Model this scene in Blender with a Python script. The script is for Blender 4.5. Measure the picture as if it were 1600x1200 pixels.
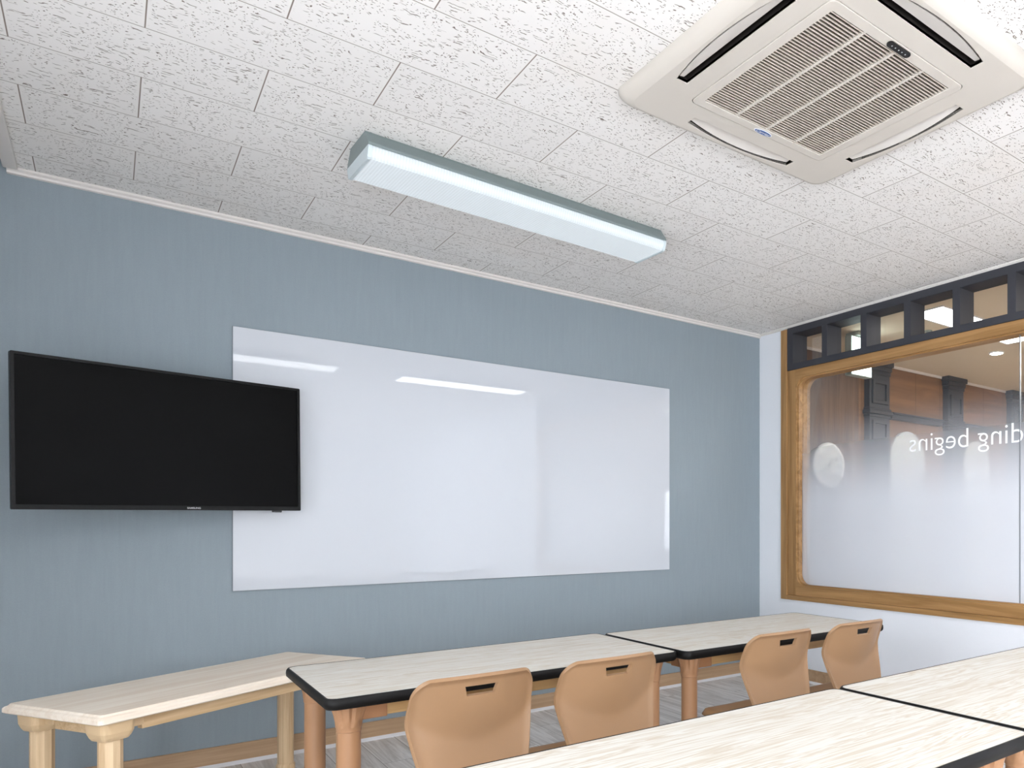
import bpy, bmesh, math, random
from mathutils import Vector, Matrix

random.seed(4)
SC = bpy.context.scene
COL = SC.collection
for o in list(bpy.data.objects):
    bpy.data.objects.remove(o)
PI = math.pi

# ------------------------------------------------------------------ camera
H = 2.47                  # ceiling height
EYE = 1.0878              # camera height
YAW = math.atan2(0.64200, 0.76670)
cam_d = bpy.data.cameras.new('camera')
cam = bpy.data.objects.new('camera', cam_d)
COL.objects.link(cam)
cam.location = (0, 0, EYE)
cam.rotation_euler = (PI / 2, 0, -YAW)
cam_d.sensor_fit = 'HORIZONTAL'
cam_d.sensor_width = 36
cam_d.lens = 1148.85 / 1600 * 36
cam_d.shift_x = -330 / 1600
cam_d.shift_y = 217.5 / 1600
cam_d.clip_start = 0.02
SC.camera = cam

# ------------------------------------------------------------------ world, exposure
w = bpy.data.worlds.new('world')
SC.world = w
w.use_nodes = True
w.node_tree.nodes['Background'].inputs[0].default_value = (0.8, 0.85, 0.95, 1)
w.node_tree.nodes['Background'].inputs[1].default_value = 0.3
SC.view_settings.view_transform = 'Standard'
SC.view_settings.look = 'None'
SC.view_settings.exposure = 0.6
SC.view_settings.gamma = 1
SC.view_settings.use_curve_mapping = False

LAMP_FRONT = 0.33         # radiance of the diffuser of the dim front fixture
LAMP_REAR = (4.8, 8.5)   # radiance of the diffusers of the two rear fixtures, left and right
HALL_PANEL = (5.0, 95.0)  # near panel light, added unseen fill panels of the hall
FILL_GLOW = (19.0, 2.9)             # radiance of the two added fill panels on the left wall

# ------------------------------------------------------------------ room plan (metres)
YF = 3.976                # front wall
XR = 3.679                # right wall
XL = -0.85                # left wall
YB = -4.20                # wall behind the camera
XE = -0.28                # left edge of the tiled ceiling (curtain recess beyond)
WT = 0.13                 # thickness of the right wall
YH = 4.0                  # hall wall
XH = 9.2


# ------------------------------------------------------------------ materials
def lin(c):
    return tuple(((v / 255) / 12.92) if v / 255 <= 0.04045 else (((v / 255) + 0.055) / 1.055) ** 2.4 for v in c) + (1,)


class NT:
    def __init__(s, name):
        s.m = bpy.data.materials.new(name)
        s.m.use_nodes = True
        s.t = s.m.node_tree
        s.b = s.t.nodes['Principled BSDF']
        s.out = s.t.nodes['Material Output']

    def n(s, typ, **kw):
        x = s.t.nodes.new(typ)
        for k, v in kw.items():
            setattr(x, k, v)
        return x

    def l(s, a, b):
        s.t.links.new(a, b)

    def val(s, sock, v):
        if isinstance(v, bpy.types.NodeSocket):
            s.l(v, sock)
        else:
            sock.default_value = v

    def math(s, op, a, b=0.0, c=0.0):
        x = s.n('ShaderNodeMath', operation=op)
        s.val(x.inputs[0], a)
        s.val(x.inputs[1], b)
        if op in ('MULTIPLY_ADD', 'COMPARE', 'SMOOTH_MIN'):
            s.val(x.inputs[2], c)
        return x.outputs[0]

    def smooth(s, x, a, b, lo=0.0, hi=1.0):
        r = s.n('ShaderNodeMapRange', interpolation_type='SMOOTHSTEP')
        s.val(r.inputs[0], x)
        r.inputs[1].default_value = a
        r.inputs[2].default_value = b
        r.inputs[3].default_value = lo
        r.inputs[4].default_value = hi
        return r.outputs[0]

    def mix(s, f, a, b):
        x = s.n('ShaderNodeMix', data_type='RGBA')
        s.val(x.inputs[0], f)
        s.val(x.inputs[6], a)
        s.val(x.inputs[7], b)
        return x.outputs[2]

    def coords(s, scale=(1, 1, 1), kind='Object', loc=(0, 0, 0)):
        tc = s.n('ShaderNodeTexCoord')
        mp = s.n('ShaderNodeMapping')
        s.l(tc.outputs[kind], mp.inputs[0])
        mp.inputs['Scale'].default_value = scale
        mp.inputs['Location'].default_value = loc
        return mp.outputs[0]

    def noise(s, vec, scale=5, detail=3, rough=0.5, dist=0.0):
        x = s.n('ShaderNodeTexNoise')
        s.l(vec, x.inputs['Vector'])
        x.inputs['Scale'].default_value = scale
        x.inputs['Detail'].default_value = detail
        x.inputs['Roughness'].default_value = rough
        x.inputs['Distortion'].default_value = dist
        return x.outputs[0]

    def bump(s, h, strength=0.2, dist=0.002):
        x = s.n('ShaderNodeBump')
        s.val(x.inputs['Height'], h)
        x.inputs['Strength'].default_value = strength
        x.inputs['Distance'].default_value = dist
        s.l(x.outputs[0], s.b.inputs['Normal'])

    def base(s, col, rough=0.5, spec=0.5, metal=0.0):
        s.val(s.b.inputs['Base Color'], col)
        s.b.inputs['Roughness'].default_value = rough
        s.b.inputs['Specular IOR Level'].default_value = spec
        s.b.inputs['Metallic'].default_value = metal


def plain(name, c, rough=0.5, spec=0.5, metal=0.0, var=0.04, scale=60, bump=0.0):
    """painted, moulded or metal surface with a slight mottling"""
    k = NT(name)
    v = k.coords()
    f = k.noise(v, scale, 3)
    a = lin(c)
    d = tuple(x * (1 - var * 2) for x in a[:3]) + (1,)
    k.base(k.mix(f, d, a), rough, spec, metal)
    if bump:
        k.bump(f, bump, 0.001)
    return k.m


def wood(name, c1, c2, axis=0, rough=0.5, fine=1.0, spec=0.4, sc=1.0, contrast=(0.35, 0.7)):
    """straight-grained wood, the grain running along one axis"""
    k = NT(name)
    s = [22 * fine * sc] * 3
    s[axis] = 1.1 * sc
    v = k.coords(tuple(s))
    f = k.noise(v, 1.0, 5, 0.6, 0.6)
    s2 = [120 * fine * sc] * 3
    s2[axis] = 3.0 * sc
    g = k.noise(k.coords(tuple(s2)), 1.0, 3, 0.6)
    h = k.math('MULTIPLY_ADD', g, 0.35, k.math('MULTIPLY', f, 0.75))
    k.base(k.mix(k.smooth(h, contrast[0], contrast[1]), lin(c1), lin(c2)), rough, spec)
    return k.m


M = {}


def ceiling_material():
    k = NT('acoustic_tile')
    geo = k.n('ShaderNodeNewGeometry')
    sep = k.n('ShaderNodeSeparateXYZ')
    k.l(geo.outputs['Position'], sep.inputs[0])
    x, y = sep.outputs[0], sep.outputs[1]
    W, L, y0, x0 = 0.2965, 0.594, 3.498 - 0.2965 * 20, 0.377 - 0.594 * 20
    ry = k.math('DIVIDE', k.math('SUBTRACT', y, y0), W)
    row = k.math('FLOOR', ry)
    fy = k.math('SUBTRACT', ry, row)
    par = k.math('MODULO', row, 2.0)
    rx = k.math('DIVIDE', k.math('SUBTRACT', x, x0), L)
    rx = k.math('ADD', rx, k.math('MULTIPLY_ADD', par, -0.5, 0.5))
    colm = k.math('FLOOR', rx)
    fx = k.math('SUBTRACT', rx, colm)
    dy = k.math('MULTIPLY', k.math('MINIMUM', fy, k.math('SUBTRACT', 1.0, fy)), W)
    dx = k.math('MULTIPLY', k.math('MINIMUM', fx, k.math('SUBTRACT', 1.0, fx)), L)
    joint = k.math('MAXIMUM', k.smooth(dy, 0.0010, 0.0022, 0.9, 0.0), k.smooth(dx, 0.0011, 0.0024, 1.0, 0.0))
    cmb = k.n('ShaderNodeCombineXYZ')
    k.l(colm, cmb.inputs[0])
    k.l(row, cmb.inputs[1])
    wn = k.n('ShaderNodeTexWhiteNoise', noise_dimensions='2D')
    k.l(cmb.outputs[0], wn.inputs['Vector'])
    # pits: short worm-like dashes and dots
    warp = k.n('ShaderNodeTexNoise')
    k.l(geo.outputs['Position'], warp.inputs['Vector'])
    warp.inputs['Scale'].default_value = 60
    warp.inputs['Detail'].default_value = 1
    vm = k.n('ShaderNodeVectorMath', operation='MULTIPLY_ADD')
    k.l(warp.outputs['Color'], vm.inputs[0])
    vm.inputs[1].default_value = (0.012, 0.012, 0)
    slow = k.n('ShaderNodeTexNoise')
    k.l(geo.outputs['Position'], slow.inputs['Vector'])
    slow.inputs['Scale'].default_value = 11
    slow.inputs['Detail'].default_value = 2
    v0 = k.n('ShaderNodeVectorMath', operation='MULTIPLY_ADD')
    k.l(slow.outputs['Color'], v0.inputs[0])
    v0.inputs[1].default_value = (0.16, 0.05, 0)
    k.l(geo.outputs['Position'], v0.inputs[2])
    k.l(v0.outputs[0], vm.inputs[2])

    def pits(sx, sy, thr, keep, off):
        mp = k.n('ShaderNodeMapping')
        k.l(vm.outputs[0], mp.inputs[0])
        mp.inputs['Scale'].default_value = (sx, sy, 0)
        mp.inputs['Location'].default_value = (off, off * 1.7, 0)
        vo = k.n('ShaderNodeTexVoronoi', voronoi_dimensions='2D')
        k.l(mp.outputs[0], vo.inputs['Vector'])
        vo.inputs['Scale'].default_value = 1
        sc = k.n('ShaderNodeSeparateColor')
        k.l(vo.outputs['Color'], sc.inputs[0])
        on = k.math('LESS_THAN', sc.outputs[0], keep)
        size = k.math('MULTIPLY_ADD', sc.outputs[1], thr * 0.7, thr * 0.5)
        d = k.math('SUBTRACT', size, vo.outputs['Distance'])
        return k.math('MULTIPLY', k.smooth(d, 0.0, thr * 0.4), on)
    p = k.math('MAXIMUM', pits(34, 140, 0.24, 0.36, 0.0), pits(80, 110, 0.23, 0.30, 3.1))
    p = k.math('MAXIMUM', p, pits(50, 125, 0.2, 0.25, 7.7))
    edge = k.math('MULTIPLY', k.smooth(dy, 0.004, 0.012), k.smooth(dx, 0.004, 0.014))
    p = k.math('MULTIPLY', p, edge)
    stain = k.noise(geo.outputs['Position'], 1.3, 4, 0.6)
    face = k.mix(wn.outputs['Value'], lin((235, 232, 229)), lin((240, 237, 234)))
    face = k.mix(k.smooth(stain, 0.55, 0.8, 0, 0.35), face, lin((228, 219, 210)))
    c = k.mix(p, face, lin((132, 122, 114)))
    c = k.mix(joint, c, lin((142, 131, 122)))
    k.base(c, 0.9, 0.2)
    hgt = k.math('SUBTRACT', 1.0, k.math('MAXIMUM', p, joint))
    k.bump(hgt, 0.2, 0.002)
    return k.m


def wall_fabric_material():
    k = NT('blue_grey_wallcovering')
    f = k.noise(k.coords((260, 60, 420)), 1, 3, 0.7)
    g = k.noise(k.coords((70, 20, 6)), 1, 3, 0.6)
    big = k.noise(k.coords((1, 1, 1)), 1.6, 3)
    h = k.math('ADD', k.math('MULTIPLY', f, 0.5), k.math('MULTIPLY_ADD', g, 0.35, k.math('MULTIPLY', big, 0.15)))
    k.base(k.mix(k.smooth(h, 0.25, 0.75), lin((137, 148, 155)), lin((145, 156, 163))), 0.8, 0.3)
    k.bump(f, 0.25, 0.001)
    return k.m


def floor_material():
    k = NT('grey_laminate_planks')
    geo = k.n('ShaderNodeNewGeometry')
    sep = k.n('ShaderNodeSeparateXYZ')
    k.l(geo.outputs['Position'], sep.inputs[0])
    W, L = 0.165, 1.2
    rx = k.math('DIVIDE', k.math('ADD', sep.outputs[0], 20.0), W)
    row = k.math('FLOOR', rx)
    fx = k.math('SUBTRACT', rx, row)
    off = k.math('FRACT', k.math('MULTIPLY', row, 0.381))
    ry = k.math('ADD', k.math('DIVIDE', k.math('ADD', sep.outputs[1], 20.0), L), off)
    cl = k.math('FLOOR', ry)
    fy = k.math('SUBTRACT', ry, cl)
    dx = k.math('MULTIPLY', k.math('MINIMUM', fx, k.math('SUBTRACT', 1.0, fx)), W)
    dy = k.math('MULTIPLY', k.math('MINIMUM', fy, k.math('SUBTRACT', 1.0, fy)), L)
    j = k.smooth(k.math('MINIMUM', dx, dy), 0.0006, 0.0016, 1, 0)
    cmb = k.n('ShaderNodeCombineXYZ')
    k.l(row, cmb.inputs[0])
    k.l(cl, cmb.inputs[1])
    wn = k.n('ShaderNodeTexWhiteNoise', noise_dimensions='2D')
    k.l(cmb.outputs[0], wn.inputs['Vector'])
    vm = k.n('ShaderNodeVectorMath', operation='MULTIPLY_ADD')
    k.l(wn.outputs['Color'], vm.inputs[0])
    vm.inputs[1].default_value = (9, 9, 9)
    mp = k.n('ShaderNodeMapping')
    k.l(geo.outputs['Position'], mp.inputs[0])
    mp.inputs['Scale'].default_value = (26, 1.6, 1)
    k.l(mp.outputs[0], vm.inputs[2])
    g = k.noise(vm.outputs[0], 1, 5, 0.65, 1.2)
    c = k.mix(k.smooth(g, 0.32, 0.68), lin((186, 180, 176)), lin((236, 233, 231)))
    c = k.mix(k.math('MULTIPLY', wn.outputs['Value'], 0.25), c, lin((190, 183, 178)))
    c = k.mix(j, c, lin((96, 88, 82)))
    k.base(c, 0.38, 0.5)
    return k.m


def tabletop_material():
    k = NT('pale_pine_laminate')
    oi = k.n('ShaderNodeObjectInfo')
    rnd = k.math('MULTIPLY', oi.outputs['Random'], 13.0)
    cmb = k.n('ShaderNodeCombineXYZ')
    k.l(rnd, cmb.inputs[0])
    k.l(rnd, cmb.inputs[1])

    def lay(s, sc, d, dist):
        va = k.n('ShaderNodeVectorMath', operation='ADD')
        k.l(k.coords(s), va.inputs[0])
        k.l(cmb.outputs[0], va.inputs[1])
        return k.noise(va.outputs[0], sc, d, 0.6, dist)
    a = lay((1.5, 26, 1), 1, 4, 1.6)
    b = lay((5, 120, 1), 1, 2, 0.4)
    wv = k.math('SINE', k.math('MULTIPLY', a, 38.0))
    g = k.math('MULTIPLY_ADD', wv, 0.22, k.math('MULTIPLY', b, 0.75))
    c = k.mix(k.smooth(g, 0.15, 0.75), lin((215, 212, 205)), lin((196, 184, 167)))
    k.base(c, 0.45, 0.2)
    return k.m


def film_glass_material():
    """clear at the top, turning into white frosted film further down"""
    k = NT('glass_with_gradient_film')
    tc = k.n('ShaderNodeNewGeometry')
    sep = k.n('ShaderNodeSeparateXYZ')
    k.l(tc.outputs['Position'], sep.inputs[0])
    z = sep.outputs[2]
    a = k.smooth(z, 1.88, 1.20, 0.02, 0.965)
    tr = k.n('ShaderNodeBsdfTransparent')
    tr.inputs[0].default_value = (0.93, 0.95, 0.95, 1)
    di = k.n('ShaderNodeBsdfDiffuse')
    di.inputs[0].default_value = lin((208, 212, 220))
    tl = k.n('ShaderNodeBsdfTranslucent')
    tl.inputs[0].default_value = lin((225, 225, 228))
    ms = k.n('ShaderNodeMixShader')
    ms.inputs[0].default_value = 0.08
    k.l(di.outputs[0], ms.inputs[1])
    k.l(tl.outputs[0], ms.inputs[2])
    m2 = k.n('ShaderNodeMixShader')
    k.l(a, m2.inputs[0])
    k.l(tr.outputs[0], m2.inputs[1])
    k.l(ms.outputs[0], m2.inputs[2])
    gl = k.n('ShaderNodeBsdfGlossy')
    gl.inputs['Roughness'].default_value = 0.02
    fr = k.n('ShaderNodeFresnel')
    fr.inputs[0].default_value = 1.45
    m3 = k.n('ShaderNodeMixShader')
    k.l(k.math('MULTIPLY', fr.outputs[0], 0.28), m3.inputs[0])
    k.l(m2.outputs[0], m3.inputs[1])
    k.l(gl.outputs[0], m3.inputs[2])
    k.l(m3.outputs[0], k.out.inputs[0])
    return k.m


def clear_glass_material():
    k = NT('clear_glass')
    tr = k.n('ShaderNodeBsdfTransparent')
    n = k.noise(k.coords(), 3, 2)
    k.l(k.mix(n, (0.93, 0.95, 0.94, 1), (0.96, 0.97, 0.97, 1)), tr.inputs[0])
    gl = k.n('ShaderNodeBsdfGlossy')
    gl.inputs['Roughness'].default_value = 0.02
    fr = k.n('ShaderNodeFresnel')
    fr.inputs[0].default_value = 1.45
    m3 = k.n('ShaderNodeMixShader')
    k.l(k.math('MULTIPLY', fr.outputs[0], 0.28), m3.inputs[0])
    k.l(tr.outputs[0], m3.inputs[1])
    k.l(gl.outputs[0], m3.inputs[2])
    k.l(m3.outputs[0], k.out.inputs[0])
    return k.m


def diffuser_material(name, strength, col=(0.90, 0.96, 1.0, 1)):
    k = NT(name)
    v = k.coords((1, 1, 1))
    sep = k.n('ShaderNodeSeparateXYZ')
    k.l(v, sep.inputs[0])
    s1 = k.math('SINE', k.math('MULTIPLY', k.math('ADD', sep.outputs[0], sep.outputs[1]), 300.0))
    s2 = k.math('SINE', k.math('MULTIPLY', k.math('SUBTRACT', sep.outputs[0], sep.outputs[1]), 300.0))
    p = k.math('MULTIPLY', s1, s2)
    k.base((0.33, 0.37, 0.40, 1), 0.25, 0.5)
    k.b.inputs['Emission Color'].default_value = col
    k.val(k.b.inputs['Emission Strength'], k.math('MULTIPLY', k.math('MULTIPLY_ADD', p, 0.20, 1.0), strength))
    k.bump(p, 0.35, 0.002)
    return k.m


def glow(name, c, strength):
    k = NT(name)
    k.base(c, 0.4, 0.3)
    k.b.inputs['Emission Color'].default_value = c
    n = k.noise(k.coords(), 40, 2)
    k.val(k.b.inputs['Emission Strength'], k.math('MULTIPLY', k.math('MULTIPLY_ADD', n, 0.05, 0.975), strength))
    return k.m


def hall_wood_material():
    k = NT('brown_wood_panelling')
    f = k.noise(k.coords((0.8, 6, 9.0)), 1, 5, 0.6, 0.8)
    geo = k.n('ShaderNodeNewGeometry')
    sep = k.n('ShaderNodeSeparateXYZ')
    k.l(geo.outputs['Position'], sep.inputs[0])
    fx = k.math('FRACT', k.math('DIVIDE', k.math('ADD', sep.outputs[0], 0.07), 0.38))
    ln = k.smooth(k.math('MINIMUM', fx, k.math('SUBTRACT', 1.0, fx)), 0.004, 0.012, 0.5, 0)
    c = k.mix(k.smooth(f, 0.3, 0.7), lin((120, 90, 65)), lin((144, 108, 79)))
    c = k.mix(ln, c, lin((60, 40, 28)))
    k.base(c, 0.5, 0.3)
    return k.m


M['ceil'] = ceiling_material()
M['fabric'] = wall_fabric_material()
M['floor'] = floor_material()
M['ttop'] = tabletop_material()
M['film'] = film_glass_material()
M['glass'] = clear_glass_material()
M['white_wall'] = plain('white_wallpaper', (236, 239, 245), 0.75, 0.3, var=0.01, scale=160, bump=0.1)
M['back_wall'] = plain('off_white_wallpaper', (240, 240, 241), 0.8, 0.2, var=0.01, scale=160)
M['cream_trim'] = plain('cream_moulding', (224, 219, 214), 0.5, 0.4, var=0.01)
M['base_wood'] = wood('skirting_wood', (163, 132, 101), (186, 156, 124), 0, 0.5)
M['white_strip'] = plain('white_vinyl_strip', (222, 222, 226), 0.45, 0.5, var=0.01)
M['board'] = plain('glossy_white_board', (199, 203, 210), 0.012, 0.5, var=0.005, scale=3)
M['board_edge'] = plain('board_edge', (120, 126, 132), 0.4, 0.5)
M['tv_black'] = plain('black_satin_plastic', (12, 12, 13), 0.4, 0.2, var=0.03)
M['tv_screen'] = plain('dark_screen', (8, 8, 8), 0.3, 0.06, var=0.01)
M['silver'] = plain('silver_print', (176, 178, 180), 0.4, 0.5)
M['metal_dark'] = plain('dark_metal', (46, 46, 48), 0.45, 0.5, 0.6)
M['housing'] = plain('grey_green_lamp_housing', (132, 144, 144), 0.45, 0.5, 0.2)
M['endcap'] = plain('pale_end_cap', (206, 218, 222), 0.4, 0.5)
M['diff_front'] = diffuser_material('prismatic_diffuser', LAMP_FRONT)
M['diff_rear_left'] = diffuser_material('bright_prismatic_diffuser', LAMP_REAR[0], (0.97, 0.985, 1.0, 1))
M['diff_rear_right'] = diffuser_material('brightest_prismatic_diffuser', LAMP_REAR[1], (0.97, 0.985, 1.0, 1))
M['ac'] = plain('cream_plastic', (205, 198, 189), 0.5, 0.4, var=0.008, scale=20)
M['ac_flap'] = plain('pale_flap_plastic', (214, 208, 202), 0.45, 0.45, var=0.008)
M['ac_dark'] = plain('dark_duct', (30, 26, 23), 0.8, 0.2)
M['ac_slat'] = plain('slat_plastic', (205, 195, 182), 0.5, 0.4, var=0.02)
M['ac_void'] = plain('filter_mesh', (62, 54, 45), 0.8, 0.2)
M['ir'] = plain('black_receiver_lens', (18, 17, 17), 0.15, 0.5)
M['blue'] = plain('blue_badge', (38, 82, 150), 0.35, 0.5)
M['white_print'] = plain('white_print', (235, 237, 240), 0.5, 0.4)
M['edge'] = plain('black_rubber_edging', (15, 14, 14), 0.5, 0.18, var=0.05)
M['tan'] = plain('tan_plastic', (145, 112, 81), 0.42, 0.45, var=0.01, scale=200, bump=0.04)
M['tan_leg'] = plain('tan_leg_plastic', (158, 118, 86), 0.45, 0.4, var=0.015)
M['tan_block'] = plain('tan_bracket_plastic', (150, 106, 72), 0.5, 0.4, var=0.02)
M['brown_steel'] = plain('brown_coated_steel', (150, 108, 76), 0.4, 0.5, var=0.02)
M['pine'] = wood('pine_rail', (158, 122, 78), (182, 146, 98), 0, 0.55)
M['bench_top'] = wood('bench_board', (224, 206, 186), (240, 229, 214), 0, 0.5, 0.8)
M['bench_leg'] = wood('bench_leg_wood', (196, 164, 126), (222, 196, 160), 2, 0.5)
M['bench_rail'] = wood('bench_rail_wood', (190, 158, 118), (216, 188, 150), 0, 0.5)
M['bench_block'] = plain('birch_corner_block', (214, 186, 148), 0.5, 0.4, var=0.03, scale=25)
M['frame_v'] = wood('oak_casing', (138, 102, 60), (172, 132, 86), 1, 0.4)
M['frame_z'] = wood('oak_upright', (140, 104, 62), (174, 134, 88), 2, 0.4)


def frame_material():
    """oak, grain along the rails and upright on the left stile"""
    k = NT('oak_frame')
    a = k.noise(k.coords((22, 1.1, 22)), 1, 5, 0.6, 0.6)
    b = k.noise(k.coords((22, 22, 1.1)), 1, 5, 0.6, 0.6)
    sep = k.n('ShaderNodeSeparateXYZ')
    k.l(k.coords(), sep.inputs[0])
    f = k.smooth(sep.outputs[1], 1.592, 1.600)
    m = k.n('ShaderNodeMix')
    k.l(f, m.inputs[0])
    k.l(a, m.inputs[2])
    k.l(b, m.inputs[3])
    k.base(k.mix(k.smooth(m.outputs[0], 0.3, 0.7), lin((138, 102, 60)), lin((174, 134, 88))), 0.4, 0.4)
    return k.m


M['frame_mix'] = frame_material()
M['charcoal'] = plain('charcoal_paint', (60, 61, 67), 0.55, 0.25, var=0.02)
M['joint'] = plain('glass_joint', (120, 124, 130), 0.3, 0.5)
M['letter'] = plain('white_film_letters', (246, 248, 250), 0.6, 0.2, var=0.0)
M['hall_wood'] = hall_wood_material()
M['dark_boards'] = wood('dark_upright_boards', (84, 62, 46), (116, 88, 66), 2, 0.5, 0.5)
M['hall_ceil'] = plain('beige_hall_ceiling', (212, 200, 182), 0.8, 0.2, var=0.02, scale=4)
M['hall_floor'] = plain('hall_floor_vinyl', (170, 158, 146), 0.4, 0.4, var=0.03, scale=6)
M['pilaster'] = plain('slate_paint', (56, 59, 66), 0.45, 0.4, var=0.02)
M['arch'] = plain('white_arch_panel', (206, 212, 214), 0.5, 0.3, var=0.01)
M['panel_light'] = glow('hall_panel_glow', (1, 0.98, 0.95, 1), HALL_PANEL[0])
M['panel_fill'] = glow('hall_fill_glow', (1, 0.95, 0.88, 1), HALL_PANEL[1])
M['downlight'] = glow('downlight_glow', (1, 0.94, 0.84, 1), 60)
M['fill_panel'] = glow('bright_fill_glow', (0.90, 0.95, 1, 1), FILL_GLOW[0])
M['fill_panel_dim'] = glow('dim_fill_glow', (0.90, 0.95, 1, 1), FILL_GLOW[1])
M['exit'] = glow('exit_sign_glow', (0.82, 1, 0.97, 1), 3.0)
M['exit_body'] = plain('exit_sign_body', (150, 156, 148), 0.5, 0.4)
M['clock_rim'] = plain('white_clock_rim', (240, 242, 242), 0.4, 0.4, var=0.01)
M['clock_dial'] = plain('pale_clock_dial', (216, 219, 219), 0.6, 0.3, var=0.01)
M['clock_ink'] = plain('clock_ink', (66, 68, 70), 0.6, 0.3)


# ------------------------------------------------------------------ mesh helpers
def box(bm, a, b, mat=0):
    x0, y0, z0 = a
    x1, y1, z1 = b
    v = [bm.verts.new(p) for p in ((x0, y0, z0), (x1, y0, z0), (x1, y1, z0), (x0, y1, z0),
                                   (x0, y0, z1), (x1, y0, z1), (x1, y1, z1), (x0, y1, z1))]
    for f in ((3, 2, 1, 0), (4, 5, 6, 7), (0, 1, 5, 4), (1, 2, 6, 5), (2, 3, 7, 6), (3, 0, 4, 7)):
        fc = bm.faces.new([v[i] for i in f])
        fc.material_index = mat


def loft(bm, rings, cap=True, mat=0):
    """close consecutive rings of equal vertex count into a tube"""
    vs = [[bm.verts.new(p) for p in r] for r in rings]
    n = len(vs[0])
    for a, b in zip(vs, vs[1:]):
        for i in range(n):
            f = bm.faces.new((a[i], a[(i + 1) % n], b[(i + 1) % n], b[i]))
            f.material_index = mat
    if cap:
        bm.faces.new(list(reversed(vs[0]))).material_index = mat
        bm.faces.new(vs[-1]).material_index = mat


def lathe(bm, prof, n=28, c=(0, 0), flute=None):
    """profile of (radius, z), optionally fluted where flute(z) gives a depth"""
    rings = []
    for r, z in prof:
        ring = []
        for i in range(n):
            a = 2 * PI * i / n
            rr = r
            if flute:
                rr = r * (1 - flute(z) * (1 if (i % 4) == 0 else 0))
            ring.append((c[0] + rr * math.cos(a), c[1] + rr * math.sin(a), z))
        rings.append(ring)
    loft(bm, rings)


def tube(bm, pts, r, n=12):
    pts = [Vector(p) for p in pts]
    rings = []
    up = None
    for i, p in enumerate(pts):
        d = (pts[min(i + 1, len(pts) - 1)] - pts[max(i - 1, 0)]).normalized()
        if up is None:
            up = d.orthogonal().normalized()
        up = (up - d * up.dot(d)).normalized()
        s = d.cross(up)
        rings.append([p + (up * math.cos(2 * PI * k / n) + s * math.sin(2 * PI * k / n)) * r for k in range(n)])
    loft(bm, rings)


def rrect(x0, y0, x1, y1, r, n=6):
    pts = []
    for cx, cy, a0 in ((x1 - r, y0 + r, -PI / 2), (x1 - r, y1 - r, 0), (x0 + r, y1 - r, PI / 2), (x0 + r, y0 + r, PI)):
        for i in range(n + 1):
            a = a0 + (PI / 2) * i / n
            pts.append((cx + r * math.cos(a), cy + r * math.sin(a)))
    return pts


def plate(bm, outer, holes, z0, z1, to3):
    """flat plate with holes between two levels; to3 maps (u, v, level) to a point"""
    def loop(pts):
        vs = [bm.verts.new(to3(u, v, z0)) for u, v in pts]
        return [bm.edges.new((vs[i], vs[(i + 1) % len(vs)])) for i in range(len(vs))]
    edges = loop(outer)
    for h in holes:
        edges += loop(h)
    r = bmesh.ops.triangle_fill(bm, use_beauty=True, use_dissolve=False, edges=edges)
    faces = [g for g in r['geom'] if isinstance(g, bmesh.types.BMFace)]
    ex = bmesh.ops.extrude_face_region(bm, geom=faces)
    d = Vector(to3(0, 0, z1)) - Vector(to3(0, 0, z0))
    bmesh.ops.translate(bm, vec=d, verts=[g for g in ex['geom'] if isinstance(g, bmesh.types.BMVert)])


def link(name, bm, mat, parent=None, smooth=False, bevel=0, loc=(0, 0, 0), rot=(0, 0, 0), segs=2):
    me = bpy.data.meshes.new(name)
    bmesh.ops.recalc_face_normals(bm, faces=bm.faces[:])
    bm.to_mesh(me)
    bm.free()
    mats = mat if isinstance(mat, (list, tuple)) else [mat]
    for m in mats:
        me.materials.append(m)
    o = bpy.data.objects.new(name, me)
    COL.objects.link(o)
    o.location = loc
    o.rotation_euler = rot
    if parent:
        o.parent = parent
    if bevel:
        b = o.modifiers.new('bevel', 'BEVEL')
        b.width = bevel
        b.segments = segs
        b.limit_method = 'ANGLE'
        b.angle_limit = math.radians(40)
    if smooth:
        me.set_sharp_from_angle(angle=math.radians(38))
        for p in me.polygons:
            p.use_smooth = True
    return o


def text_mesh(body, size, align='CENTER', bold=0.0, extrude=0.0):
    cu = bpy.data.curves.new('letters', 'FONT')
    cu.body = body
    cu.size = size
    cu.align_x = align
    cu.align_y = 'CENTER'
    cu.extrude = extrude
    cu.offset = bold
    ob = bpy.data.objects.new('letters', cu)
    COL.objects.link(ob)
    dg = bpy.context.evaluated_depsgraph_get()
    dg.update()
    me = bpy.data.meshes.new_from_object(ob.evaluated_get(dg))
    bpy.data.objects.remove(ob)
    bpy.data.curves.remove(cu)
    bm = bmesh.new()
    bm.from_mesh(me)
    bpy.data.meshes.remove(me)
    return bm


def thing(name, label, cat, loc=(0, 0, 0), rot=(0, 0, 0), group=None):
    o = bpy.data.objects.new(name, None)
    o.empty_display_size = 0.1
    COL.objects.link(o)
    o.location = loc
    o.rotation_euler = rot
    return tag(o, label, cat, group)


def tag(o, label, cat, group=None):
    o['label'] = label
    o['category'] = cat
    if group:
        o['group'] = group
    return o


def struct(o, label, cat):
    o['kind'] = 'structure'
    o['label'] = label
    o['category'] = cat
    return o


def copy_tree(o, parent=None):
    c = o.copy()
    COL.objects.link(c)
    if parent:
        c.parent = parent
    for ch in list(o.children):
        copy_tree(ch, c)
    return c


# ================================================================== ROOM SHELL
bm = bmesh.new()
box(bm, (XL - 0.1, YB - 0.1, -0.1), (XR + 0.0, YF + 0.0, 0))
struct(link('floor', bm, M['floor']), 'pale grey wood plank floor of the classroom', 'floor')

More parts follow.
